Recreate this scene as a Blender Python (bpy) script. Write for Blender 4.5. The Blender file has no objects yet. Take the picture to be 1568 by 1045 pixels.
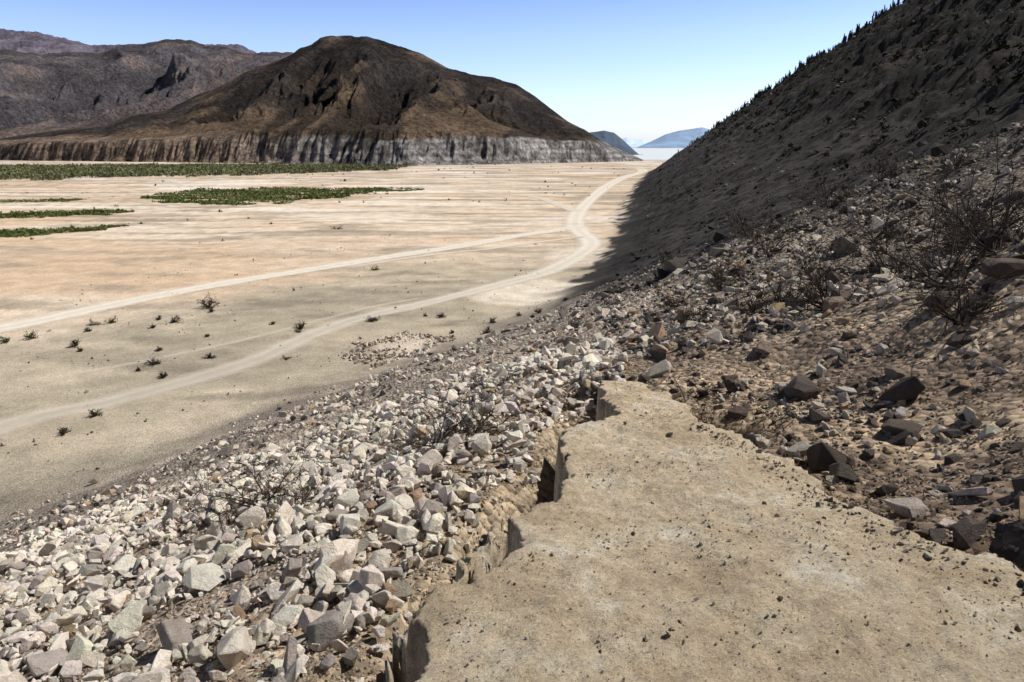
import bpy, math, random, bmesh
import numpy as np
from mathutils import Vector
rng=np.random.default_rng(7); random.seed(7)
scene=bpy.context.scene
CAMZ=15.0

# ---------------------------------------------------------------- noise
def _h(xi,yi,seed):
    h=(xi.astype(np.int64)*374761393+yi.astype(np.int64)*668265263+seed*974711)&0xffffffff
    h=((h^(h>>13))*1274126177)&0xffffffff
    h=h^(h>>16)
    return (h&0xffffff)/float(0x1000000)
def pn(x,y,seed=0):
    x=np.asarray(x,float); y=np.asarray(y,float)
    xi=np.floor(x); yi=np.floor(y); fx=x-xi; fy=y-yi
    u=fx*fx*fx*(fx*(fx*6-15)+10); v=fy*fy*fy*(fy*(fy*6-15)+10)
    def g(dx,dy):
        a=_h(xi+dx,yi+dy,seed)*2*np.pi
        return np.cos(a)*(fx-dx)+np.sin(a)*(fy-dy)
    n0=g(0,0)*(1-u)+g(1,0)*u; n1=g(0,1)*(1-u)+g(1,1)*u
    return (n0*(1-v)+n1*v)*1.5
def fbm(x,y,o=4,seed=0,gain=.5):
    s=0;a=1;t=0
    for i in range(o):
        s=s+a*pn(x*2**i+i*17.3,y*2**i-i*9.1,seed+i); t+=a; a*=gain
    return s/t
def ridged(x,y,o=4,seed=0,gain=.5,k=1.6):
    s=0;a=1;t=0
    for i in range(o):
        s=s+a*(1-np.abs(pn(x*2**i+i*13.7,y*2**i+i*5.1,seed+i))*k); t+=a; a*=gain
    return s/t
def ss(a,b,x):
    t=np.clip((x-a)/(b-a),0,1); return t*t*(3-2*t)
def smin(a,b,k):
    h=np.clip(.5+.5*(b-a)/k,0,1); return b*(1-h)+a*h-k*h*(1-h)

# ---------------------------------------------------------------- polyline helpers
def poly_dist(x,y,P):
    best=np.full(x.shape,1e18); side=np.zeros(x.shape)
    for (x0,y0),(x1,y1) in zip(P[:-1],P[1:]):
        dx,dy=x1-x0,y1-y0; L=dx*dx+dy*dy
        t=np.clip(((x-x0)*dx+(y-y0)*dy)/L,0,1)
        ex=x-(x0+t*dx); ey=y-(y0+t*dy); dd=ex*ex+ey*ey
        m=dd<best
        best=np.where(m,dd,best); side=np.where(m,np.sign(ex*dy-ey*dx),side)
    return np.sqrt(best),side
def inside(x,y,P):
    c=np.zeros(x.shape,bool); n=len(P)
    for i in range(n):
        x0,y0=P[i]; x1,y1=P[(i+1)%n]
        if y0==y1: continue
        m=((y0>y)!=(y1>y))&(x<(x1-x0)*(y-y0)/(y1-y0)+x0)
        c^=m
    return c
def sdf(x,y,P):
    d,_=poly_dist(x,y,P+[P[0]])
    return np.where(inside(x,y,P),-d,d)
def smooth_line(P,n=6):
    out=[]
    P=[np.array(p,float) for p in P]
    Q=[2*P[0]-P[1]]+P+[2*P[-1]-P[-2]]
    for i in range(1,len(Q)-2):
        for k in range(n):
            t=k/n
            out.append(.5*((2*Q[i])+(-Q[i-1]+Q[i+1])*t+(2*Q[i-1]-5*Q[i]+4*Q[i+1]-Q[i+2])*t*t+(-Q[i-1]+3*Q[i]-3*Q[i+1]+Q[i+2])*t**3))
    out.append(P[-1]); return [tuple(p) for p in out]

FOOT=[(-62,-60),(-40,-12),(-30,8),(-21,25),(-12,40),(-3,52),(5,67),(13,92),(21,130),(38,219),(62,330),(89,445),(104,480)]
FOOT=[(-110,-160)]+smooth_line(FOOT,3)+[(135,512),(300,590),(2500,1000),(60000,9000)]
LEFTEDGE=[(-1.0,0),(-.46,1.7),(-.40,2.06),(-.36,2.35),(-.42,2.61),(-.215,2.82),(-.10,3.0),(.03,3.2),(.0,3.6),(.30,4.0),(.42,4.4),(.38,5.0),(.46,5.6),(.86,5.8),(1.06,6.3),(.98,6.9),(1.09,7.65)]
SLAB=LEFTEDGE[1:]+[(1.58,7.58),(1.85,6.57),(1.67,5.67),(1.886,5.26),(2.107,4.5),(2.15,3.7),(2.35,3.17),(2.6,2.8),(3.4,2.1),(4.4,.8),(4.4,-3),(-1.6,-3),(-1.0,0)]
CHUNK=[(-.62,2.70),(-.44,3.0),(-.31,3.3),(-.29,3.65),(-.13,4.0),(-.08,4.25),(-.06,4.5),(-.15,4.35),(-.22,4.08),(-.36,3.70),(-.39,3.35),(-.53,3.05)]
def slab_plane(x,y): return 13.4-.14*y

def footd(x,y):
    d,s=poly_dist(x,y,FOOT); return d*s
def terrain(x,y,want_d=False):
    x=np.asarray(x,float); y=np.asarray(y,float)
    d=footd(x,y)
    r=np.hypot(x,y)
    wob=fbm(x/14,y/14,3,3)*3.0*ss(40,90,r)
    dd=d+wob
    dp=np.where(dd>-4,(dd+4)**2/16*(dd<4)+dd*(dd>=4),0); dp=np.where(dd<-4,0,dp)
    near=.44*dp+.24*np.maximum(0,dp-31)
    far=.70*dp
    k=ss(60,200,y)
    h=near*(1-k)+far*k
    g=ridged(x/26+y/90,y/34,4,11)-.6
    h=h+g*np.clip(dp-30,0,60)/60*8*ss(30,80,r)
    h=h+fbm(x/5,y/5,4,12,.65)*1.9*ss(28,45,dp)*ss(20,60,r)
    # crest of the spur
    yc=[-400,100,250,300,400,450,480,520,600,1200]
    zc=np.interp(y,yc,[175,108,82,72,54,34,19,2,-12,-20])
    xc=np.interp(y,yc,[230,185,167,161,149,129,118,120,170,900])
    cap=zc-.22*(x-xc)+fbm(x/30,y/30,4,21)*4+fbm(x/7,y/7,3,29)*1.2
    h=np.where(dp>0,smin(h,cap,6),0)
    h=np.maximum(h,np.where(y>500,-3,0))
    h=h-1.05*np.exp(-((x-4.6)**2+(y-4.3)**2)/(2*2.6**2))
    h=h+1.2*np.exp(-(((x-14)/6.5)**2+((y-26)/5)**2))
    h=h-1.3*np.exp(-(((x-11)/7)**2+((y-14)/5)**2))
    loc=ss(0,4,d)
    h=h+fbm(x/3.1,y/3.1,4,5)*.35*loc*ss(2.5,9,r)
    h=h+fbm(x/.7,y/.7,3,6)*.06*loc
    h=h+fbm(x/60,y/60,3,8)*.5*ss(-8,-40,d)*ss(800,500,y)
    near_m=(r<14)
    if near_m.any():
        xs=x[near_m]; ys=y[near_m]; hs=h[near_m]
        s=sdf(xs,ys,SLAB)
        sp=slab_plane(xs,ys)
        de,_=poly_dist(xs,ys,LEFTEDGE)
        # ground left of the bench lies well below its top
        bank=sp-.62-.10*de-.2*ss(.6,1.6,de)
        wgt=ss(2.1,.9,de)*(xs<1.4)
        hs=np.where(s>0,hs*(1-wgt)+np.minimum(hs,bank)*wgt*.4+bank*wgt*.6,hs)
        fw=.34+.14*pn(ys/.45,ys*0+.5,71)
        hs=hs-.62*np.exp(-(np.maximum(0,de-fw)/.26)**2)*(s>0)
        hs=hs-.3*np.exp(-(((xs-.05)/.42)**4+((ys-4.9)/.55)**4))*(s>-.03)
        hs=hs-.3*np.exp(-(((xs-.60)/.42)**4+((ys-6.45)/.5)**4))*(s>-.03)
        hs=hs-.7*np.exp(-(((xs-1.98)/.25)**2+((ys-6.1)/.3)**2))
        lim=sp-.07+.5*np.maximum(0,s-.02)
        hs=np.where(s<1.2,np.minimum(hs,lim),hs)
        hs=np.where(s<-.02,sp-.4-1.1*np.exp(-(de/.4)**2),hs)
        h[near_m]=hs
    ta=x/np.maximum(y,1)
    bas=ss(820,1000,y+fbm(x/60,y/60,2,9)*60)*ss(.10,.15,ta)
    h=h-4.5*bas*(h<1)
    return (h,d) if want_d else h

# ---------------------------------------------------------------- mesh helpers
def mk_mesh(name,V,F,mat=None,smooth=True,attrs=None,parent=None):
    me=bpy.data.meshes.new(name)
    V=np.asarray(V,np.float32); F=np.asarray(F,np.int32)
    n=F.shape[1]
    me.vertices.add(len(V)); me.vertices.foreach_set('co',V.ravel())
    me.loops.add(F.size); me.loops.foreach_set('vertex_index',F.ravel())
    me.polygons.add(len(F)); me.polygons.foreach_set('loop_start',np.arange(0,F.size,n,dtype=np.int32))
    me.polygons.foreach_set('use_smooth',np.full(len(F),smooth,bool))
    if attrs:
        for k,a in attrs.items():
            a=np.asarray(a,np.float32)
            if a.ndim==2:
                at=me.attributes.new(k,'FLOAT_COLOR','POINT')
                at.data.foreach_set('color',np.hstack([a,np.ones((len(a),1),np.float32)]).ravel())
            else:
                at=me.attributes.new(k,'FLOAT','POINT'); at.data.foreach_set('value',a)
    me.update(calc_edges=True)
    ob=bpy.data.objects.new(name,me); scene.collection.objects.link(ob)
    if mat: me.materials.append(mat)
    if parent: ob.parent=parent
    return ob
def grid_faces(nr,nc):
    i=np.arange(nr-1)[:,None]*nc+np.arange(nc-1)[None,:]
    return np.stack([i,i+1,i+nc+1,i+nc],-1).reshape(-1,4)
def lerp(a,b,t):
    t=np.asarray(t)[...,None]; return np.asarray(a)*(1-t)+np.asarray(b)*t

# ---------------------------------------------------------------- materials
def new_mat(name,rough=.95,spec=.15):
    m=bpy.data.materials.new(name); m.use_nodes=True
    nt=m.node_tree; b=nt.nodes['Principled BSDF']
    b.inputs['Roughness'].default_value=rough
    b.inputs['Specular IOR Level'].default_value=spec
    return m,nt,b
def N(nt,t,**kw):
    n=nt.nodes.new(t)
    for k,v in kw.items(): setattr(n,k,v)
    return n
def noise(nt,scale,detail=6,rough=.6,vec=None):
    n=N(nt,'ShaderNodeTexNoise'); n.inputs['Scale'].default_value=scale
    n.inputs['Detail'].default_value=detail; n.inputs['Roughness'].default_value=rough
    if vec: nt.links.new(vec,n.inputs['Vector'])
    return n.outputs['Fac']
def ramp(nt,src,stops):
    r=N(nt,'ShaderNodeValToRGB'); e=r.color_ramp.elements
    while len(e)<len(stops): e.new(.5)
    for i,(p,c) in enumerate(stops):
        e[i].position=p; e[i].color=(c,c,c,1) if not isinstance(c,tuple) else (*c,1)
    nt.links.new(src,r.inputs['Fac']); return r.outputs['Color']
def mul(nt,a,b,fac=1,blend='MULTIPLY'):
    m=N(nt,'ShaderNodeMix',data_type='RGBA',blend_type=blend)
    m.inputs[0].default_value=fac
    for s,i in ((a,6),(b,7)):
        if isinstance(s,tuple): m.inputs[i].default_value=(*s,1)
        else: nt.links.new(s,m.inputs[i])
    return m.outputs[2]
def mathn(nt,op,a,b=0):
    m=N(nt,'ShaderNodeMath',operation=op)
    for s,i in ((a,0),(b,1)):
        if isinstance(s,(int,float)): m.inputs[i].default_value=s
        else: nt.links.new(s,m.inputs[i])
    return m.outputs[0]
def bump(nt,b,h,strength,dist):
    n=N(nt,'ShaderNodeBump'); n.inputs['Strength'].default_value=strength; n.inputs['Distance'].default_value=dist
    nt.links.new(h,n.inputs['Height']); nt.links.new(n.outputs[0],b.inputs['Normal'])
def attr(nt,name,out='Color'):
    a=N(nt,'ShaderNodeAttribute',attribute_name=name); return a.outputs[out]
def wpos(nt): return N(nt,'ShaderNodeNewGeometry').outputs['Position']

# ground
m_ground,nt,b=new_mat('soil')
P=wpos(nt)
c=attr(nt,'soil')
c=mul(nt,c,ramp(nt,noise(nt,.35,8,.65,P),[(.3,.75),(.7,1.22)]))
c=mul(nt,c,ramp(nt,noise(nt,4.5,8,.75,P),[(.3,.66),(.5,1.),(.72,1.32)]))
v=N(nt,'ShaderNodeTexVoronoi'); v.inputs['Scale'].default_value=11; v.inputs['Randomness'].default_value=1
nt.links.new(P,v.inputs['Vector'])
sp=ramp(nt,v.outputs['Color'],[(.15,.55),(.5,1.),(.9,1.45)])
mg=N(nt,'ShaderNodeMix',data_type='RGBA',blend_type='MULTIPLY'); nt.links.new(attr(nt,'grit','Fac'),mg.inputs[0])
nt.links.new(c,mg.inputs[6]); nt.links.new(sp,mg.inputs[7])
v2=N(nt,'ShaderNodeTexVoronoi'); v2.inputs['Scale'].default_value=.55; nt.links.new(P,v2.inputs['Vector'])
sp2=ramp(nt,mathn(nt,'ADD',v2.outputs['Distance'],mathn(nt,'MULTIPLY',noise(nt,1.3,5,.7,P),.5)),[(.35,.25),(.6,.8),(.85,1.8)])
mh=N(nt,'ShaderNodeMix',data_type='RGBA',blend_type='MULTIPLY'); nt.links.new(attr(nt,'hill','Fac'),mh.inputs[0])
nt.links.new(mg.outputs[2],mh.inputs[6]); nt.links.new(sp2,mh.inputs[7])
nt.links.new(mh.outputs[2],b.inputs['Base Color'])
hh=mathn(nt,'ADD',noise(nt,9,8,.7,P),mathn(nt,'MULTIPLY',mathn(nt,'MULTIPLY',v.outputs['Distance'],-1.2),attr(nt,'grit','Fac')))
hh=mathn(nt,'ADD',hh,mathn(nt,'MULTIPLY',mathn(nt,'MULTIPLY',noise(nt,.7,9,.8,P),22.),attr(nt,'hill','Fac')))
bump(nt,b,hh,.9,.09)

# compact earth bench
m_slab,nt,b=new_mat('packed_earth')
P=wpos(nt)
c=ramp(nt,noise(nt,1.7,10,.74,P),[(.38,(.55,.43,.295)),(.48,(.68,.545,.385)),(.56,(.74,.615,.45)),(.64,(.88,.79,.65))])
c=mul(nt,c,ramp(nt,noise(nt,11,6,.8,P),[(.36,.82),(.5,1.),(.64,1.15)]))
c=mul(nt,c,ramp(nt,noise(nt,60,6,.9,P),[(.36,.5),(.46,1.),(.64,1.25)]))
v=N(nt,'ShaderNodeTexVoronoi'); v.inputs['Scale'].default_value=120; nt.links.new(P,v.inputs['Vector'])
sp=ramp(nt,v.outputs['Color'],[(.05,.3),(.2,.97),(.85,1.05),(1,1.5)])
c=mul(nt,c,sp,.8)
nt.links.new(c,b.inputs['Base Color'])
hh=mathn(nt,'ADD',mathn(nt,'ADD',mathn(nt,'MULTIPLY',noise(nt,6,10,.7,P),1.6),mathn(nt,'MULTIPLY',noise(nt,45,8,.9,P),1.2)),mathn(nt,'MULTIPLY',v.outputs['Distance'],-.25))
bump(nt,b,hh,.9,.032)

# rocks
m_rock,nt,b=new_mat('broken_stone',.85,.2)
P=wpos(nt)
c=attr(nt,'tint')
c=mul(nt,c,ramp(nt,noise(nt,9,8,.7,P),[(.3,.72),(.55,1.),(.75,1.12)]))
c=mul(nt,c,ramp(nt,noise(nt,60,5,.7,P),[(.3,.78),(.6,1.05)]))
nt.links.new(c,b.inputs['Base Color'])
bump(nt,b,mathn(nt,'ADD',noise(nt,14,9,.75,P),mathn(nt,'MULTIPLY',noise(nt,90,4,.6,P),.3)),.9,.05)

# mountains
def mountain_mat(name,vscale,bumpd):
    m,nt,b=new_mat(name,1,.05); P=wpos(nt)
    c=attr(nt,'soil')
    c=mul(nt,c,ramp(nt,noise(nt,.012,9,.7,P),[(.36,.6),(.5,1.),(.66,1.5)]))
    c=mul(nt,c,ramp(nt,noise(nt,vscale,6,.9,P),[(.38,.25),(.5,1.),(.63,1.9)]))
    nt.links.new(c,b.inputs['Base Color'])
    bump(nt,b,noise(nt,vscale*.35,9,.78,P),1,bumpd)
    return m
m_mt=mountain_mat('scrub_mountain',.18,13)
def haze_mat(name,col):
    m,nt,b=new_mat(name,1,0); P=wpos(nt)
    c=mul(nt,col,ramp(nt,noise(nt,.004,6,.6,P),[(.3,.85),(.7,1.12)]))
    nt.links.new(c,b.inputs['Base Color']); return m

def simple_mat(name,col,sc=8,lo=.6,hi=1.3,rough=.9):
    m,nt,b=new_mat(name,rough,.1)
    c=mul(nt,col,ramp(nt,noise(nt,sc,4,.6,wpos(nt)),[(.3,lo),(.7,hi)]))
    nt.links.new(c,b.inputs['Base Color']); return m
m_wood=simple_mat('dead_wood',(.05,.038,.03),20)
m_leaf=simple_mat('leaf_green',(.065,.085,.03),3)
m_grass=simple_mat('reed_green',(.12,.15,.05),.12,.5,1.5)
m_grass2=simple_mat('sage_green',(.15,.16,.08),.08,.45,1.5)
m_scrub=simple_mat('scrub_green',(.03,.03,.016),.3,.5,1.5)
m_dry=simple_mat('dry_leaf',(.055,.045,.028),2,.5,1.5)

# ---------------------------------------------------------------- ground sheet
th=np.concatenate([np.linspace(-180,-50,60,endpoint=False),np.linspace(-50,50,1150,endpoint=False),np.linspace(50,180,60)])
th=np.radians(th)
R=np.exp(np.concatenate([np.linspace(math.log(.4),math.log(12),460,endpoint=False),np.linspace(math.log(12),math.log(45000),680)]))
RR,TT=np.meshgrid(R,th,indexing='ij')
X=(RR*np.sin(TT)).ravel(); Y=(RR*np.cos(TT)).ravel()
Z,D=terrain(X,Y,True)
nz=fbm(X/9,Y/9,4,41); nb=fbm(X/45,Y/16,5,42); nl=fbm(X/150,Y/40,4,43)
Rr=np.hypot(X,Y)
cream=lerp((.69,.535,.395),(.77,.64,.51),ss(-.3,.3,nb))
cream=lerp(cream,(.63,.445,.295),ss(-.05,.3,nl)*.75)
cream=lerp(cream,(.40,.325,.245),ss(.08,.3,fbm(X/22,Y/7,5,44))*.8)
cream=lerp(cream,(.33,.27,.20),ss(.03,.24,fbm(X/60,Y/6,5,45))*ss(60,140,Y)*.8)
cream=lerp(cream,(.37,.29,.215),ss(230,420,Y)*ss(-.15,.25,nb)*.85)
cream=lerp(cream,(.84,.76,.67),ss(.08,.33,fbm(X/80,Y/14,4,46))*ss(90,200,Y)*.85)
grey=lerp((.50,.42,.315),(.39,.335,.255),ss(-.2,.3,nb))
grey=lerp(grey,(.60,.50,.38),ss(.08,.33,fbm(X/12,Y/5,5,39))*.65)
grey=lerp(grey,(.26,.22,.17),ss(.10,.33,fbm(X/16,Y/3.5,5,37))*.7)
gm=ss(-40,-24,D+nz*8)*ss(105,80,Y+nz*12)
col=lerp(cream,grey,gm)
def blob(cx,cy,rx,ry): 
    q=((X-cx)/rx)**2+((Y-cy)/ry)**2+nz*.9
    return ss(1.2,.5,q)
col=lerp(col,(.78,.68,.56),blob(2,72,7,7)*.85)
col=lerp(col,(.74,.63,.52),blob(10,96,5,9)*.7)
col=lerp(col,(.66,.56,.46),blob(-8.0,50.5,3.0,4.5)*.9)
slope=lerp((.46,.375,.295),(.29,.24,.195),ss(-.2,.3,nz))
col=lerp(col,slope,ss(-2,3,D+nz*4))
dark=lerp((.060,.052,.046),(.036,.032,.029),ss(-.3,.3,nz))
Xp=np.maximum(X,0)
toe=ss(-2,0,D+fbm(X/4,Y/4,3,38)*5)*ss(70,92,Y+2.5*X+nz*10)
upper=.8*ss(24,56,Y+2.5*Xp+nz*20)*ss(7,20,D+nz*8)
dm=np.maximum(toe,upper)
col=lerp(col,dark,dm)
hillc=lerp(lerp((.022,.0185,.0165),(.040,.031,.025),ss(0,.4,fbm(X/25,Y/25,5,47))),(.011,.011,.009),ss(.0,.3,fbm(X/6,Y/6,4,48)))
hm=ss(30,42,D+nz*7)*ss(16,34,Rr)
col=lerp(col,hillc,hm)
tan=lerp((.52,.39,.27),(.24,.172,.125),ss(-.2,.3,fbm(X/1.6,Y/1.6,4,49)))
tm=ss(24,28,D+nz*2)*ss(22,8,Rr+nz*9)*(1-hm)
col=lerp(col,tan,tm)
near_l=ss(1.5,.7,poly_dist(X,Y,LEFTEDGE)[0]+nz*.5)*(Rr<9)
col=lerp(col,(.46,.36,.25),near_l*.8)
col=lerp(col,(.5,.48,.46),ss(700,850,Y)*(D<0))
grit=np.clip(ss(-6,6,D)*ss(140,60,Rr)*.9,0,1)+.15*ss(300,50,Rr)
hillw=np.clip(ss(-2,10,D)*ss(22,60,Rr),0,1)
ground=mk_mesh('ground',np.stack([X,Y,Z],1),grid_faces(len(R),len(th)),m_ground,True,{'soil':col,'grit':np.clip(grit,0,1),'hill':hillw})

# ---------------------------------------------------------------- earth bench
gx=np.arange(-1.9,4.6,.014); gy=np.arange(-1.0,8.0,.014)
GX,GY=np.meshgrid(gx,gy); x=GX.ravel(); y=GY.ravel()
ex=fbm(x/.4,y/.4,5,60,.66)*.2; ey=fbm(x/.4,y/.4,5,61,.66)*.2
wx=x+ex; wy=y+ey
s1=sdf(wx,wy,SLAB)
s2=sdf(wx,wy,CHUNK)
def slabz(x,y): return slab_plane(x,y)+fbm(x/1.2,y/1.2,3,62)*.09+fbm(x/.25,y/.25,4,63)*.045+fbm(x/.06,y/.06,3,64,.7)*.015
base=slabz(x,y)
lipdrop=lambda s: .015*np.exp(np.minimum(s,0)/.03)
wallr=fbm(x/.08,y/.08,3,65)*.3
z1=base-lipdrop(s1)-(1.6+wallr)*ss(-.005,.07,s1)**.9
z2=base-.36+fbm(x/.12,y/.12,3,66)*.12-lipdrop(s2)-(1.3+wallr*.4)*ss(-.02,.07,s2)**.8
z=np.maximum(z1,z2)
keepv=(np.minimum(s1,s2)<.09)
F=grid_faces(len(gy),len(gx)); F=F[keepv[F].all(1)]
idx=np.full(len(x),-1); used=np.unique(F); idx[used]=np.arange(len(used))
jx=x+fbm(y/.07,z/.07,3,67)*.03*ss(0,.03,s1)
mk_mesh('packed_earth_ledge',np.stack([jx,y,z],1)[used],idx[F],m_slab,True)

# ---------------------------------------------------------------- roads
m_road,nt,b=new_mat('dirt_track'); P=wpos(nt)
ac=attr(nt,'across','Fac')
aa=mathn(nt,'ABSOLUTE',ac)
c=ramp(nt,noise(nt,.8,6,.7,P),[(.3,(.76,.67,.56)),(.7,(.90,.82,.71))])
rut=ramp(nt,mathn(nt,'ADD',aa,mathn(nt,'MULTIPLY',noise(nt,.5,5,.7,P),.5)),[(.3,.82),(.55,.90),(.75,1.03),(1,1.0)])
c=mul(nt,c,rut); nt.links.new(c,b.inputs['Base Color'])
al=mathn(nt,'ADD',aa,mathn(nt,'MULTIPLY',noise(nt,.8,8,.8,P),1.1))
mr=N(nt,'ShaderNodeMapRange'); nt.links.new(al,mr.inputs[0])
mr.inputs[1].default_value=.9; mr.inputs[2].default_value=1.55; mr.inputs[3].default_value=1; mr.inputs[4].default_value=0
nt.links.new(mathn(nt,'MULTIPLY',mr.outputs[0],attr(nt,'worn','Fac')),b.inputs['Alpha'])
bump(nt,b,noise(nt,3,6,.7,P),.5,.05)
def road(name,pts,w,worn):
    L=np.array(smooth_line(pts,14))
    T=np.gradient(L,axis=0); T/=np.linalg.norm(T,axis=1)[:,None]
    Nn=np.stack([T[:,1],-T[:,0]],1)
    ac=np.linspace(-1,1,9)
    tt=np.linspace(0,1,len(L))
    w=np.interp(tt,np.linspace(0,1,len(w)),w)*(1+.2*pn(tt*23,tt*0+3.3,5)); worn=np.interp(tt,np.linspace(0,1,len(worn)),worn)
    fade=np.minimum(1,np.minimum(tt,1-tt)*25); worn=worn*fade
    XY=L[:,None,:]+Nn[:,None,:]*(ac[None,:,None]*w[:,None,None])
    x=XY[...,0].ravel(); y=XY[...,1].ravel()
    z=terrain(x,y)+.035+.0002*np.hypot(x,y)
    mk_mesh(name,np.stack([x,y,z],1),grid_faces(len(L),9),m_road,True,{'across':np.tile(ac,len(L)),'worn':np.repeat(worn,9)})
road('dirt_road',[(-60,35),(-44.3,57.1),(-40.2,64.7),(-35,74.3),(-27.3,84.6),(-17,96.2),(-8.5,106),(1.8,120.5),(10.7,130.6),(13,140)],[2.4,2.3,2.3],[1,1])
road('dirt_road',[(-38,18),(-28.4,35.1),(-25,38.6),(-21.2,43.4),(-18.5,48.1),(-16.5,54.6),(-13.4,60.7),(-8.7,66.1),(-2.5,74.3),(4.6,84.6),(10.8,101.2),(12.9,112.1),(12.5,130.6),(14.6,156),(23.4,205.7),(37.5,274.7),(55.9,351),(83,445),(96,560)],[1.6,1.5,1.6,2.4,3.2,5],[.5,.55,.75,1,1,.9])
road('dirt_road',[(15.5,165),(13,182),(8.9,206),(3.3,219),(-12,240),(-40,270)],[2.2,1.6],[.9,.6])
road('dirt_road',[(-22,87),(-12,97),(-4,103),(4,111),(12.5,118)],[.7,.9],[.7,.8])
road('dirt_road',[(-30,44),(-24,50),(-20,55),(-14,64),(-9,69)],[.5,.5],[.4,.4])

# ---------------------------------------------------------------- mountains
def mountain(name,sky,foot,ridge,mat,na,ny,gul,gs,ring,coldark,coltan,seed,bank=20,hazy=None,hz=0):
    A=np.linspace(sky[0][0],sky[-1][0],na); p=np.concatenate([np.linspace(-.06,1.08,ny),np.linspace(1.12,1.7,14)])
    PP,AA=np.meshgrid(p,A,indexing='ij')
    sa=[q[0] for q in sky]; se=[q[1] for q in sky]
    Yf=np.interp(AA,*zip(*foot)); Yr=np.interp(AA,*zip(*ridge)); E=np.interp(AA,sa,se)
    zr=CAMZ+Yr*E
    Yv=Yf+(Yr-Yf)*PP; Xv=AA*Yv
    bk=np.minimum(bank,np.maximum(zr,0)*.6)
    pc=np.clip(PP,0,1)
    z=bk*ss(0,.10,PP+fbm(Xv/70,Yv/70,3,seed+9)*.04+(ridged(Xv/16,Yv/60,4,seed+31,.5,1.2)-.7)*.05)+(zr-bk)*pc**1.05
    w=fbm(Xv/gs/2,Yv/gs/2,3,seed)*.5
    g=ridged(Xv/gs+w,Yv/(gs*5)+w*.2,5,seed+1,.5,1.1)-.74
    gf=ridged(Xv/(gs*.4)+w*2,Yv/(gs*1.8),4,seed+21,.5,1.2)-.7
    env=np.sin(np.pi*np.clip(PP,.0,1)**.9)**1.3*ss(.0,.25,PP)
    z=z+(g*gul+gf*gul*.34)*np.maximum(zr,0)*env
    z=z+fbm(Xv/25,Yv/25,4,seed+3)*np.maximum(zr,0)*.018*ss(.05,.3,PP)
    z=np.where(PP>1,z-(PP-1)*np.maximum(zr,20)*1.2,z)
    z=np.where(PP<0,-6,z)-1
    Xr=Xv.ravel(); Yr_=Yv.ravel(); zz=z.ravel()
    n1=fbm(Xr/90,Yr_/90,5,seed+5); n2=fbm(Xr/200,Yr_/200,3,seed+6)
    col=lerp(coldark,coltan,np.clip(ss(.0,.4,n1)*.6+ss(.45,.08,PP.ravel()+n1*.5+n2*.3)*.8,0,1))
    col=lerp(col,np.array(coldark)*.55,ss(.04,-.1,g.ravel())*.75)
    if ring:
        st=.5+.5*np.sin(zz*1.3+n1*5)
        band=lerp((.26,.235,.22),(.54,.51,.49),st*.5+ss(-.2,.3,fbm(Xr/60,zz/3,3,seed+7))*.5)
        band=lerp(band,(.38,.265,.185),ss(-.25,-.45,AA.ravel())*.85)
        band=lerp(band,(.12,.10,.09),ss(.02,.2,fbm(Xr/9,zz/14,4,seed+17))*.6)
        top=ring+n2*9+n1*5
        m=ss(top+2,top-1,zz)
        m=m*np.where(AA.ravel()<-.28,.7,1)
        band=lerp(band,(.10,.085,.075),ss(.0,.25,fbm(Xr/40,Yr_/12,4,seed+8))*.7)
        col=lerp(col,band,m)
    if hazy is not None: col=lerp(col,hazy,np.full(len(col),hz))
    return mk_mesh(name,np.stack([Xr,Yr_,zz],1),grid_faces(len(p),na),mat,True,{'soil':col})
mainsky=[(-.80,.008),(-.72,.0125),(-.66,.021),(-.625,.0245),(-.57,.029),(-.532,.042),(-.48,.049),(-.437,.0686),(-.40,.0815),(-.361,.1006),(-.32,.113),(-.3058,.119),(-.285,.130),(-.272,.133),(-.2595,.1415),(-.2417,.1455),(-.1977,.144),(-.1628,.1348),(-.1278,.125),(-.0928,.1067),(-.0573,.0959),(-.0304,.094),(.0054,.0833),(.0325,.0672),(.06,.0474),(.0784,.0345),(.1014,.0241),(.1248,.010),(.1435,.001),(.165,-.008),(.186,-.017),(.19,-.02)]
mountain('mountain',mainsky,[(-.8,820),(-.4,660),(-.15,560),(0,620),(.15,720),(.19,770)],[(-.8,1000),(-.5,1050),(-.24,1150),(.05,1000),(.15,860),(.19,800)],m_mt,1100,380,.48,95,24,(.060,.050,.046),(.24,.165,.11),100)
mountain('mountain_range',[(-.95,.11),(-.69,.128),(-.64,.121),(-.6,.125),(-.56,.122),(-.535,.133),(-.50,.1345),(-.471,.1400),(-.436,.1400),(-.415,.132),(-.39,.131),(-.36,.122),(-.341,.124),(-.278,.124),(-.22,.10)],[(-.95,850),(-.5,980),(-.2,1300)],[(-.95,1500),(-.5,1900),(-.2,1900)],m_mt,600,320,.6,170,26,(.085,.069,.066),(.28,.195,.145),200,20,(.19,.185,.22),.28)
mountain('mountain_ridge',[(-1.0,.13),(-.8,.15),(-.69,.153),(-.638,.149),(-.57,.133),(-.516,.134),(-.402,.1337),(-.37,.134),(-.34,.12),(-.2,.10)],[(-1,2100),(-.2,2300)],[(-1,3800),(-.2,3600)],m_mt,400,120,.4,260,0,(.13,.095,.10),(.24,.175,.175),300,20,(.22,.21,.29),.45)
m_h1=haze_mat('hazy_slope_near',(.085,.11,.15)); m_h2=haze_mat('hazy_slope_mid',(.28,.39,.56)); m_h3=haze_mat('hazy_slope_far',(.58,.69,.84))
mountain('lakeside_hill',[(.06,.012),(.1015,.0188),(.1288,.0223),(.1427,.0197),(.157,.009),(.1713,-.0033),(.186,-.0157)],[(.06,1250),(.186,1480)],[(.06,1500),(.186,1520)],m_h1,160,60,.3,60,0,(.1,.1,.1),(.1,.1,.1),400)
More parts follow.
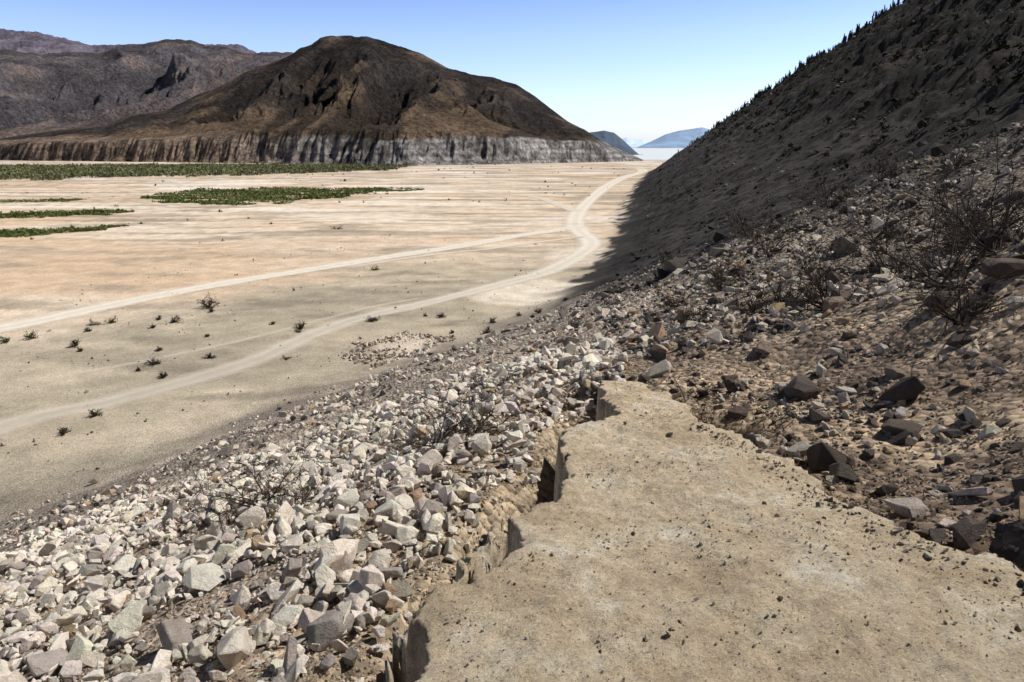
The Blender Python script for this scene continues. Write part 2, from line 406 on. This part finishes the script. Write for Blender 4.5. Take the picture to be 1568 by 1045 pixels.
mountain('distant_mountain',[(.165,-.004),(.176,-.001),(.198,.0082),(.216,.017),(.234,.0215),(.266,.0262),(.28,.0225),(.335,.03),(.5,.02),(.7,.01)],[(.165,7600),(.7,7600)],[(.165,9000),(.7,9000)],m_h2,300,60,.2,500,0,(.1,.1,.1),(.1,.1,.1),500)
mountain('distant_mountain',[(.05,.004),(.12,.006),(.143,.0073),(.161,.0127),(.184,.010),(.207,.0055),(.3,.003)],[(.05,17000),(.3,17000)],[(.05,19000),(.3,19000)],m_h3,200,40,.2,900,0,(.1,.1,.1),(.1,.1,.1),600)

# lake
m_w,nt,b=new_mat('lake_water',.5,.3); b.inputs['Base Color'].default_value=(.70,.74,.74,1)
bump(nt,b,noise(nt,.6,4,.6,wpos(nt)),.4,.25)
mk_mesh('lake',[(60,780,-1.6),(6000,780,-1.6),(9000,8200,-1.6),(600,8200,-1.6)],[(0,1,2,3)],m_w,False)

# ---------------------------------------------------------------- stones
def hull(npts,seed,flat,bev=0):
    rr=np.random.default_rng(seed)
    bm=bmesh.new()
    P=rr.normal(size=(npts,3)); P/=np.linalg.norm(P,axis=1)[:,None]
    P=P*rr.uniform(.75,1.0,(npts,1)); P=np.clip(P,-.74,.74)
    P*=np.array([1,rr.uniform(.55,.95),flat])
    for p in P: bm.verts.new(p)
    r=bmesh.ops.convex_hull(bm,input=bm.verts)
    bmesh.ops.delete(bm,geom=[v for v in bm.verts if not v.link_faces],context='VERTS')
    if bev:
        bmesh.ops.dissolve_limit(bm,angle_limit=math.radians(14),verts=bm.verts,edges=bm.edges)
        bmesh.ops.bevel(bm,geom=list(bm.edges),offset=bev,segments=1,affect='EDGES',clamp_overlap=True)
    bmesh.ops.triangulate(bm,faces=bm.faces)
    bm.verts.ensure_lookup_table(); bm.verts.index_update()
    V=np.array([v.co[:] for v in bm.verts]); F=np.array([[v.index for v in f.verts] for f in bm.faces])
    bm.free(); return V,F
ROCK_HI=[hull(12+i%7,i,random.uniform(.32,.9),.035) for i in range(20)]
ROCK_LO=[hull(9+i%4,50+i,random.uniform(.4,.85)) for i in range(14)]
def rotm(n,tilt):
    a=rng.uniform(0,2*np.pi,n); tx=rng.normal(0,tilt,n); ty=rng.normal(0,tilt,n)
    ca,sa=np.cos(a),np.sin(a); cx,sx=np.cos(tx),np.sin(tx); cy,sy=np.cos(ty),np.sin(ty)
    Z0=np.zeros(n); O=np.ones(n)
    Rz=np.array([[ca,-sa,Z0],[sa,ca,Z0],[Z0,Z0,O]]).transpose(2,0,1)
    Rx=np.array([[O,Z0,Z0],[Z0,cx,-sx],[Z0,sx,cx]]).transpose(2,0,1)
    Ry=np.array([[cy,Z0,sy],[Z0,O,Z0],[-sy,Z0,cy]]).transpose(2,0,1)
    return Rx@Ry@Rz
def scatter(name,x,y,size,tint,lib,sink=.25,tilt=.5,zfun=terrain,pile=0):
    z=zfun(x,y)+size*(.5-sink)+rng.uniform(0,1,len(x))*pile
    Vs=[];Fs=[];Ts=[];off=0
    pick=rng.integers(0,len(lib),len(x))
    M=rotm(len(x),tilt)
    st=rng.uniform(.7,1.35,(len(x),3))
    for k,(V,F) in enumerate(lib):
        ix=np.where(pick==k)[0]
        if not len(ix): continue
        W=V[None]*st[ix][:,None,:]*size[ix][:,None,None]
        W=np.einsum('nij,nvj->nvi',M[ix],W)+np.stack([x[ix],y[ix],z[ix]],1)[:,None,:]
        Vs.append(W.reshape(-1,3)); Fs.append((F[None]+off+np.arange(len(ix))[:,None,None]*len(V)).reshape(-1,3))
        Ts.append(np.repeat(tint[ix],len(V),0)); off+=len(ix)*len(V)
    return mk_mesh(name,np.vstack(Vs),np.vstack(Fs),m_rock,False,{'tint':np.vstack(Ts)})
def tints(n,pale,dark,f_dark,f_orange=.06,var=.15):
    t=np.tile(np.array(pale),(n,1)); k=rng.uniform(0,1,n)
    t[k<f_dark]=dark
    t[k>1-f_orange]=(.48,.34,.22)
    t=t*rng.uniform(1-var,1+var,(n,1))*rng.uniform(.96,1.04,(n,3)); return t
def offslab(x,y,m=.03): return np.minimum(sdf(x,y,SLAB),sdf(x,y,CHUNK))>m

# near left rubble
n=46000
x=rng.uniform(-16,3,n); y=rng.uniform(.8,15,n); d=footd(x,y)
dens=ss(11,16,d+fbm(x/3,y/3,2,70)*3)*(.35+.65*ss(-.35,.1,fbm(x/1.1,y/1.1,3,71)))
le,_=poly_dist(x,y,LEFTEDGE); dens*=ss(.62,1.0,le+fbm(x,y,2,72)*.3)
dens*=(x<.5+.12*y)
k=(rng.uniform(0,1,n)<dens)&offslab(x,y,.12)&(le>.55)
x,y=x[k],y[k]; s=np.clip(np.exp(rng.normal(math.log(.046),.66,len(x))),.015,.21)
s=np.minimum(s,.02+.25*np.maximum(0,le[k]-.5))
scatter('rubble',x,y,s,tints(len(x),(.88,.785,.67),(.44,.38,.33),.2,.05),ROCK_HI,.2,.6,pile=.05)
# mid slope rubble
n=60000
x=rng.uniform(-30,24,n); y=rng.uniform(9,66,n); d=footd(x,y)
ta=x/y
dens=ss(1,9,d+fbm(x/6,y/6,2,73)*6)*ss(38,30,d)*(.12+.88*ss(-.2,.25,fbm(x/2.5,y/2.5,4,74)))
k=(rng.uniform(0,1,n)<dens)&(np.abs(ta)<.95)&~((y<15)&(d>11)&(x<2))
x,y,d=x[k],y[k],d[k]; s=np.clip(np.exp(rng.normal(math.log(.075),.55,len(x))),.025,.32)
t=tints(len(x),(.70,.61,.515),(.22,.19,.17),.35)
dk=(ss(24,64,y+np.maximum(x,0)*1.6)*ss(5,16,d))[:,None]; t=t*(1-dk*.65)
scatter('rubble',x,y,s,t,ROCK_LO,.25,.6)
# right-hand scree
n=36000
x=rng.uniform(.6,17,n); y=rng.uniform(1.5,24,n)
dens=(.15+.85*ss(-.18,.22,fbm(x/1.3,y/1.3,4,75)))*.9
k=(rng.uniform(0,1,n)<dens)&offslab(x,y,.02)&(x>.12*y+.3)&(x/y<1.1)
x,y=x[k],y[k]; s=np.clip(np.exp(rng.normal(math.log(.042),.65,len(x))),.012,.26)
scatter('scree',x,y,s,tints(len(x),(.60,.52,.44),(.11,.088,.076),.55,.05),ROCK_HI,.3,.5)
# dark blocks on the hill
n=42000
x=rng.uniform(3,170,n); y=np.exp(rng.uniform(math.log(16),math.log(330),n)); d=footd(x,y)
k=(d>4)&(x/y<.85)&((y+2.5*x)>34)&(rng.uniform(0,1,n)<.15+.85*ss(-.1,.3,fbm(x/8,y/8,4,78))); x,y=x[k],y[k]
s=np.clip(np.exp(rng.normal(math.log(.13),.6,len(x))),.04,.7)*(1+y/260)
t=tints(len(x),(.20,.17,.145),(.035,.03,.027),.5,.0,.35)*(1-.4*ss(30,90,np.hypot(x,y)))[:,None]
scatter('hillside_rocks',x,y,s,t,ROCK_LO,.3,.5)
# fine gravel
n=80000
rr=np.exp(rng.uniform(math.log(1.8),math.log(16),n)); a=rng.uniform(-.9,.9,n); x=rr*np.sin(a); y=rr*np.cos(a)
k=offslab(x,y,.03)&(rng.uniform(0,1,n)<.35+.65*ss(-.2,.2,fbm(x/.8,y/.8,3,76))); x,y=x[k],y[k]; s=rng.uniform(.006,.02,len(x))*(1+np.hypot(x,y)*.06)
t=tints(len(x),(.54,.44,.34),(.22,.17,.14),.4,.1); t[x<.1*y]*=1.3
scatter('gravel',x,y,s,t,ROCK_LO,.3,.8)
# bench pebbles
n=26000
x=rng.uniform(-.6,4,n); y=rng.uniform(1.4,7.8,n); sd_=sdf(x,y,SLAB)
edge=ss(-.45,-.05,sd_)*(x>.28*y)
k=(sd_<-.08)&(rng.uniform(0,1,n)<.2+.8*ss(-.2,.3,fbm(x/.6,y/.6,3,79))+edge); x,y,edge=x[k],y[k],edge[k]
s=np.clip(np.exp(rng.normal(math.log(.0045),.6,len(x)))*(1+edge*1.6),.002,.035)
scatter('pebbles',x,y,s,tints(len(x),(.62,.53,.42),(.22,.175,.14),.35,.1),ROCK_LO,.25,.8,slabz)
# valley stone patch + loose stones below slope
n=4200; a=rng.uniform(0,2*np.pi,n); q=np.sqrt(rng.uniform(0,1,n)); x=-9+3.6*q*np.cos(a); y=50.3+5*q*np.sin(a)
x=x+fbm(x/3,y/3,2,33)*3; y=y+fbm(x/3,y/3,2,34)*3
k=rng.uniform(0,1,n)<(.1+.9*ss(-.25,.1,fbm(x/1.8,y/1.8,3,35))); x,y=x[k],y[k]
s=np.clip(np.exp(rng.normal(math.log(.085),.6,len(x))),.03,.32)
scatter('stone_pile',x,y,s,tints(len(x),(.70,.61,.52),(.24,.2,.17),.35),ROCK_LO,.2,.6)
n=11000; x=rng.uniform(-50,12,n); y=rng.uniform(28,130,n); d=footd(x,y)
k=(d<1)&(d>-55)&(rng.uniform(0,1,n)<.05+.9*ss(.06,.3,fbm(x/5,y/5,3,77))); x,y=x[k],y[k]
s=np.clip(np.exp(rng.normal(math.log(.052),.55,len(x))),.03,.2)
scatter('loose_stones',x,y,s,tints(len(x),(.42,.35,.28),(.16,.13,.105),.5),ROCK_LO,.2,.6)
# boulders by hand
bl=[(3.35,5.45,.2),(4.2,4.7,.24),(3.55,3.75,.17),(5.6,7.6,.3),(4.7,5.6,.15),(3.0,6.9,.16),(3.3,8.6,.2),(4.6,9.5,.28),(6.8,9.6,.35),(2.7,8.0,.14),(2.35,6.6,.12),(5.2,10.6,.26),(3.9,6.6,.13)]
BH=[hull(22,900+i,random.uniform(.5,.75),.04) for i in range(5)]
bx=np.array([q[0] for q in bl]); by=np.array([q[1] for q in bl]); bs=np.array([q[2] for q in bl])
tb=tints(len(bl),(.28,.22,.175),(.14,.105,.085),.5,0)
for i in range(len(bl)):
    scatter('boulder',bx[i:i+1],by[i:i+1],bs[i:i+1],tb[i:i+1],[BH[i%5]],.3,.2)

# ---------------------------------------------------------------- shrubs
def tube(V,F,p,q,r0,r1,sides=4):
    d=q-p; L=np.linalg.norm(d)
    if L<1e-6: return
    d=d/L; a=np.cross(d,[0,0,1.]); 
    if np.linalg.norm(a)<.1: a=np.cross(d,[1.,0,0])
    a/=np.linalg.norm(a); b2=np.cross(d,a); o=len(V)
    for (c,r) in ((p,r0),(q,r1)):
        for i in range(sides):
            t=2*np.pi*i/sides; V.append(c+(a*np.cos(t)+b2*np.sin(t))*r)
    for i in range(sides):
        j=(i+1)%sides; F.append((o+i,o+j,o+sides+j,o+sides+i))
def branch(V,F,p,d,L,r,lev,tips,rr,droop=0):
    seg=3; q=p
    for i in range(seg):
        d=d+rr.normal(0,.22,3); d[2]-=droop; d/=np.linalg.norm(d)
        nq=q+d*L/seg; f0=1-.22*i; f1=1-.22*(i+1)
        tube(V,F,q,nq,r*f0,r*f1,4 if lev>0 else 3); q=nq
        if lev>0:
            for _ in range(rr.integers(1,3)):
                nd=d+rr.normal(0,.65,3); nd/=np.linalg.norm(nd)
                branch(V,F,q,nd,L*rr.uniform(.45,.7),r*.5,lev-1,tips,rr,droop)
        tips.append(q)
def shrub(name,x,y,h,n=7,lev=2,leaf=None,leaves=0,seed=0,flat=1.,rad=None,wood=None,droop=0,ls=1.):
    rr=np.random.default_rng(seed+1000); V=[];F=[];tips=[]
    z=float(terrain(np.array([float(x)]),np.array([float(y)]))[0])-.02
    rad=rad or h*.022
    for i in range(n):
        a=rr.uniform(0,2*np.pi); e=rr.uniform(.25,1.1)*flat
        d=np.array([math.cos(a)*math.cos(e),math.sin(a)*math.cos(e),math.sin(e)])
        branch(V,F,np.array([x+rr.normal(0,h*.06),y+rr.normal(0,h*.06),z]),d,h*rr.uniform(.5,1.),rad,lev,tips,rr,droop)
    if leaf is None:
        return mk_mesh(name,V,F,wood or m_wood,True)
    par=bpy.data.objects.new(name,None); scene.collection.objects.link(par)
    mk_mesh('branches',V,F,wood or m_wood,True,parent=par)
    T=np.array(tips)[rr.integers(0,len(tips),leaves)]+rr.normal(0,h*.07,(leaves,3)); T[:,2]=np.maximum(T[:,2],z+.02)
    s=h*ls*rr.uniform(.03,.07,(leaves,1,1)); W=T[:,None,:]+rr.normal(0,1,(leaves,3,3))*s
    mk_mesh('leaves',W.reshape(-1,3),np.arange(leaves*3).reshape(-1,3),leaf,False,parent=par)
dead=[(-29.4,64.7,1.8),(-30,58.9,.9),(-34.3,51.5,.9),(-25.6,46.5,.8),(-22.3,48.1,.7),(-23.5,43.6,.6),(-18.1,56.4,.9),(-6.5,60.5,.7),(-1.7,58.3,.7),(-2.1,53.4,.8),(2.4,59.5,.7),(.6,60,.5),(-24.1,36.8,.6),(-24.3,34.3,.6),(-12.6,58.9,.8),(-28.5,63,.8),(-26,45,.4),(-31,57,.5),(-33,50,.4),(-27,50,.5),(-32,60,.6),(-36,56,.5),(-21,58,.4),(-5,55,.4),(1.8,57,.4),(-8,61,.4),(-25,54,.4),(5,63,.6)]
for i,(x,y,h) in enumerate(dead): shrub('dead_shrub',x,y,h*.62,13,2,m_dry,160,seed=i,rad=.04,flat=1.1,ls=.9)
green=[(-39.3,53.9,.9),(-35.8,58.9,.8),(-40.8,53,.8),(-36.8,58.3,.7),(-17.5,86,.8),(-32.8,128.5,1.2),(-16.6,47.9,.5),(-17.9,55.4,.5),(-12.2,59.5,.5)]
for i,(x,y,h) in enumerate(green): shrub('green_shrub',x,y,h*.8,9,1,m_leaf,500,seed=40+i,flat=.6,rad=.02)
m_wood2=simple_mat('bleached_wood',(.17,.135,.105),25)
shrub('dead_brush',-.9,7.9,.75,12,2,seed=80,rad=.013,wood=m_wood,flat=.8)
shrub('dead_brush',-1.4,8.4,.6,6,2,seed=81,rad=.008,wood=m_wood2,flat=.5)
shrub('dead_brush',-3.4,8.3,.8,11,2,seed=82,rad=.014,wood=m_wood,flat=.7,droop=.02)
shrub('dead_brush',-4.2,8.6,.8,8,2,seed=83,rad=.009,wood=m_wood2,flat=.4,droop=.02)
shrub('dead_brush',-2.6,7.6,.5,7,2,seed=90,rad=.009,wood=m_wood,flat=.5)
shrub('dead_brush',-.5,8.2,.6,10,2,seed=87,rad=.01,wood=m_wood,flat=.7)
shrub('dead_brush',2.15,6.4,.4,8,2,seed=84,rad=.009,flat=.6)
shrub('dead_brush',2.5,5.9,.5,6,2,seed=85,rad=.008,flat=.3,droop=.05)
shrub('dead_brush',2.0,7.4,.45,8,2,seed=88,rad=.009,flat=.5)
shrub('dead_brush',-6.2,12.5,.6,6,2,seed=86,rad=.01,flat=.5)
shrub('dead_brush',-2.5,13,.5,7,2,seed=91,rad=.01,flat=.6)
shrub('dead_brush',-.4,12,.45,7,2,seed=92,rad=.01,flat=.6)
# right hand dry shrubs
dr=[(5.4,8.3,1.3,0),(6.3,8.9,1.3,0),(6.6,9.4,1.2,0),(4.6,9.6,.7,0),(5.0,12.5,.7,0),(6.9,12.3,.9,1),(8.6,13,1.1,0),(7.3,16,.9,1),(9.5,18,1.0,0),(6,19,.7,0),(3.4,12.5,.5,0),(4.2,17,.6,1),(8.6,22,1.0,1),(10.6,23,1.0,0),(12.6,24,1.1,1),(13.8,22,1.1,0),(3.6,24,.6,0),(10.5,15.5,1.0,0),(6.4,26,.8,1),(8.5,24.5,1.2,1),(11.5,25.5,1.3,1),(9.6,13.6,.9,0),(4,11,.5,0),(4.9,7.2,.5,0),(5.6,18,.7,1),(7.6,20,.8,0)]
for i,(x,y,h,g) in enumerate(dr):
    if g: shrub('dry_shrub',x,y,h,11,2,m_dry,300,seed=120+i,rad=.014,ls=.5)
    else: shrub('dry_shrub',x,y,h,12,2,seed=120+i,rad=.016)

# scrub masses (one mesh each)
def clumps(name,x,y,h,mat,per,zfun=terrain,wide=.6,leaf=.28):
    n=len(x); z=zfun(x,y)
    c=rng.normal(0,1,(n,per,3)); c/=np.linalg.norm(c,axis=2,keepdims=True); c*=rng.uniform(.3,1,(n,per,1))
    c[...,2]=np.abs(c[...,2])
    c*=h[:,None,None]*np.array([wide,wide,1.])
    c+=np.stack([x,y,z],1)[:,None,:]
    W=c[:,:,None,:]+rng.normal(0,1,(n,per,3,3))*(h[:,None,None,None]*leaf)
    return mk_mesh(name,W.reshape(-1,3),np.arange(n*per*3).reshape(-1,3),mat,False)
n=11000; x=rng.uniform(20,230,n); y=rng.uniform(60,480,n); d=footd(x,y)
k=(d>24)&(rng.uniform(0,1,n)<.15+.85*ss(-.05,.3,fbm(x/14,y/14,4,90))); x,y=x[k],y[k]
clumps('hillside_scrub',x,y,rng.uniform(.4,1.5,len(x)),m_scrub,18,leaf=.2)
# column cacti on the crest
V=[];F=[]
yc=[100,250,300,400,450,480]; xcv=[185,167,161,149,129,118]
for i in range(620):
    yy=random.uniform(150,475); xx=np.interp(yy,yc,xcv)+random.gauss(-4,9)
    zz=float(terrain(np.array([xx]),np.array([yy]))[0]); hgt=random.uniform(1.5,5.6)
    for k in range(random.randint(1,4)):
        px=xx+random.gauss(0,.5); py=yy+random.gauss(0,.5); hh=hgt*random.uniform(.5,1)
        tube(V,F,np.array([px,py,zz-.5]),np.array([px+random.gauss(0,.15),py,zz+hh*.6]),.26,.34,5)
        tube(V,F,np.array([px,py,zz+hh*.6]),np.array([px+random.gauss(0,.2),py,zz+hh]),.34,.12,5)
mk_mesh('cactus_stand',V,F,m_scrub,True)

# green belts of the valley floor
def in_patch(P,n,lo=-.2,hi=.1,wr=12):
    P2=np.array(P); x=rng.uniform(P2[:,0].min(),P2[:,0].max(),n); y=rng.uniform(P2[:,1].min(),P2[:,1].max(),n)
    s=sdf(x+fbm(x/14,y/14,4,92)*wr,y+fbm(x/14,y/14,4,93)*wr,P)
    k=(s<0)&(rng.uniform(0,1,n)<.04+.96*ss(lo,hi,fbm(x/16,y/5,4,94))); return x[k],y[k]
pt=[(-112,210),(-115,253),(-90,265),(-54,257),(-32,253),(-47,226),(-64,199),(-74,182),(-90,190)]
x,y=in_patch(pt,18000,-.16,.12,wr=24); clumps('reed_bed',x,y,rng.uniform(.2,.6,len(x)),m_grass,8,wide=1.2,leaf=.45)
pt=[(-480,540),(-250,600),(-90,590),(-80,470),(-130,400),(-225,325),(-320,320)]
x,y=in_patch(pt,30000,-.15,.15,30); clumps('riverside_scrub',x,y,rng.uniform(.5,1.6,len(x)),m_grass2,8,wide=1.3,leaf=.45)
pt=[(-128,150),(-98,168),(-86,166),(-104,149)]
x,y=in_patch(pt,4000,-.45,-.05,10); clumps('reed_bed',x,y,rng.uniform(.2,.6,len(x)),m_grass,8,wide=1.2,leaf=.4)
pt=[(-100,110),(-84,119),(-73,133),(-75,136),(-86,131),(-104,125)]
x,y=in_patch(pt,4500,-.45,-.05,8); clumps('reed_bed',x,y,rng.uniform(.2,.5,len(x)),m_grass,8,wide=1.2,leaf=.4)
pt=[(-190,175),(-125,195),(-128,205),(-200,200)]
x,y=in_patch(pt,5000,-.4,0.); clumps('reed_bed',x,y,rng.uniform(.2,.5,len(x)),m_grass,8,wide=1.2,leaf=.4)
n=900; x=rng.uniform(-330,80,n); y=np.exp(rng.uniform(math.log(110),math.log(620),n)); d=footd(x,y)
k=(d<-8)&(x>-.8*y)&(rng.uniform(0,1,n)<.05+.95*ss(0.08,.3,fbm(x/40,y/25,3,95))); x,y=x[k],y[k]
clumps('scattered_bushes',x,y,rng.uniform(.15,.5,len(x))*(1+y/400),m_dry,14,wide=.8,leaf=.3)

# ---------------------------------------------------------------- light, sky, camera
EL=math.radians(50); AZ=math.radians(72)
sd=Vector((math.sin(AZ)*math.cos(EL),math.cos(AZ)*math.cos(EL),math.sin(EL)))
sl=bpy.data.lights.new('sun','SUN'); sl.energy=5; sl.angle=math.radians(.5); sl.color=(1,.975,.92)
so=bpy.data.objects.new('sun',sl); scene.collection.objects.link(so); so.rotation_euler=sd.to_track_quat('Z','Y').to_euler(); so.location=(0,0,60)
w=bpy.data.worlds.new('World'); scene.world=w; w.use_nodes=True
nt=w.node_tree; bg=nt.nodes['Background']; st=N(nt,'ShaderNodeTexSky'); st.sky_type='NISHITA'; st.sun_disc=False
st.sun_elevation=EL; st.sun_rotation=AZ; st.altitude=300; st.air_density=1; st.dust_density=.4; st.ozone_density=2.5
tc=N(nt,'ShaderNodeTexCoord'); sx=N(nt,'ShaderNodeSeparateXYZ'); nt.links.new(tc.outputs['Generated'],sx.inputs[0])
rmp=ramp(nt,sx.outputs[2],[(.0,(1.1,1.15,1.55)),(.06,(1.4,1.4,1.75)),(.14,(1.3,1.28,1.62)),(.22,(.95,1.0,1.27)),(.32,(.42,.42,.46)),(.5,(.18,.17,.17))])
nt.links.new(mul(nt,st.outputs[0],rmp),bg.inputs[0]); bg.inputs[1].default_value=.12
cam=bpy.data.cameras.new('camera'); cam.lens=24; cam.sensor_width=36; cam.clip_start=.05; cam.clip_end=90000
co=bpy.data.objects.new('camera',cam); scene.collection.objects.link(co); co.location=(0,0,CAMZ); co.rotation_euler=(math.radians(90-15.9),0,0)
scene.camera=co
scene.view_settings.view_transform='Standard'; scene.view_settings.look='None'; scene.view_settings.exposure=0
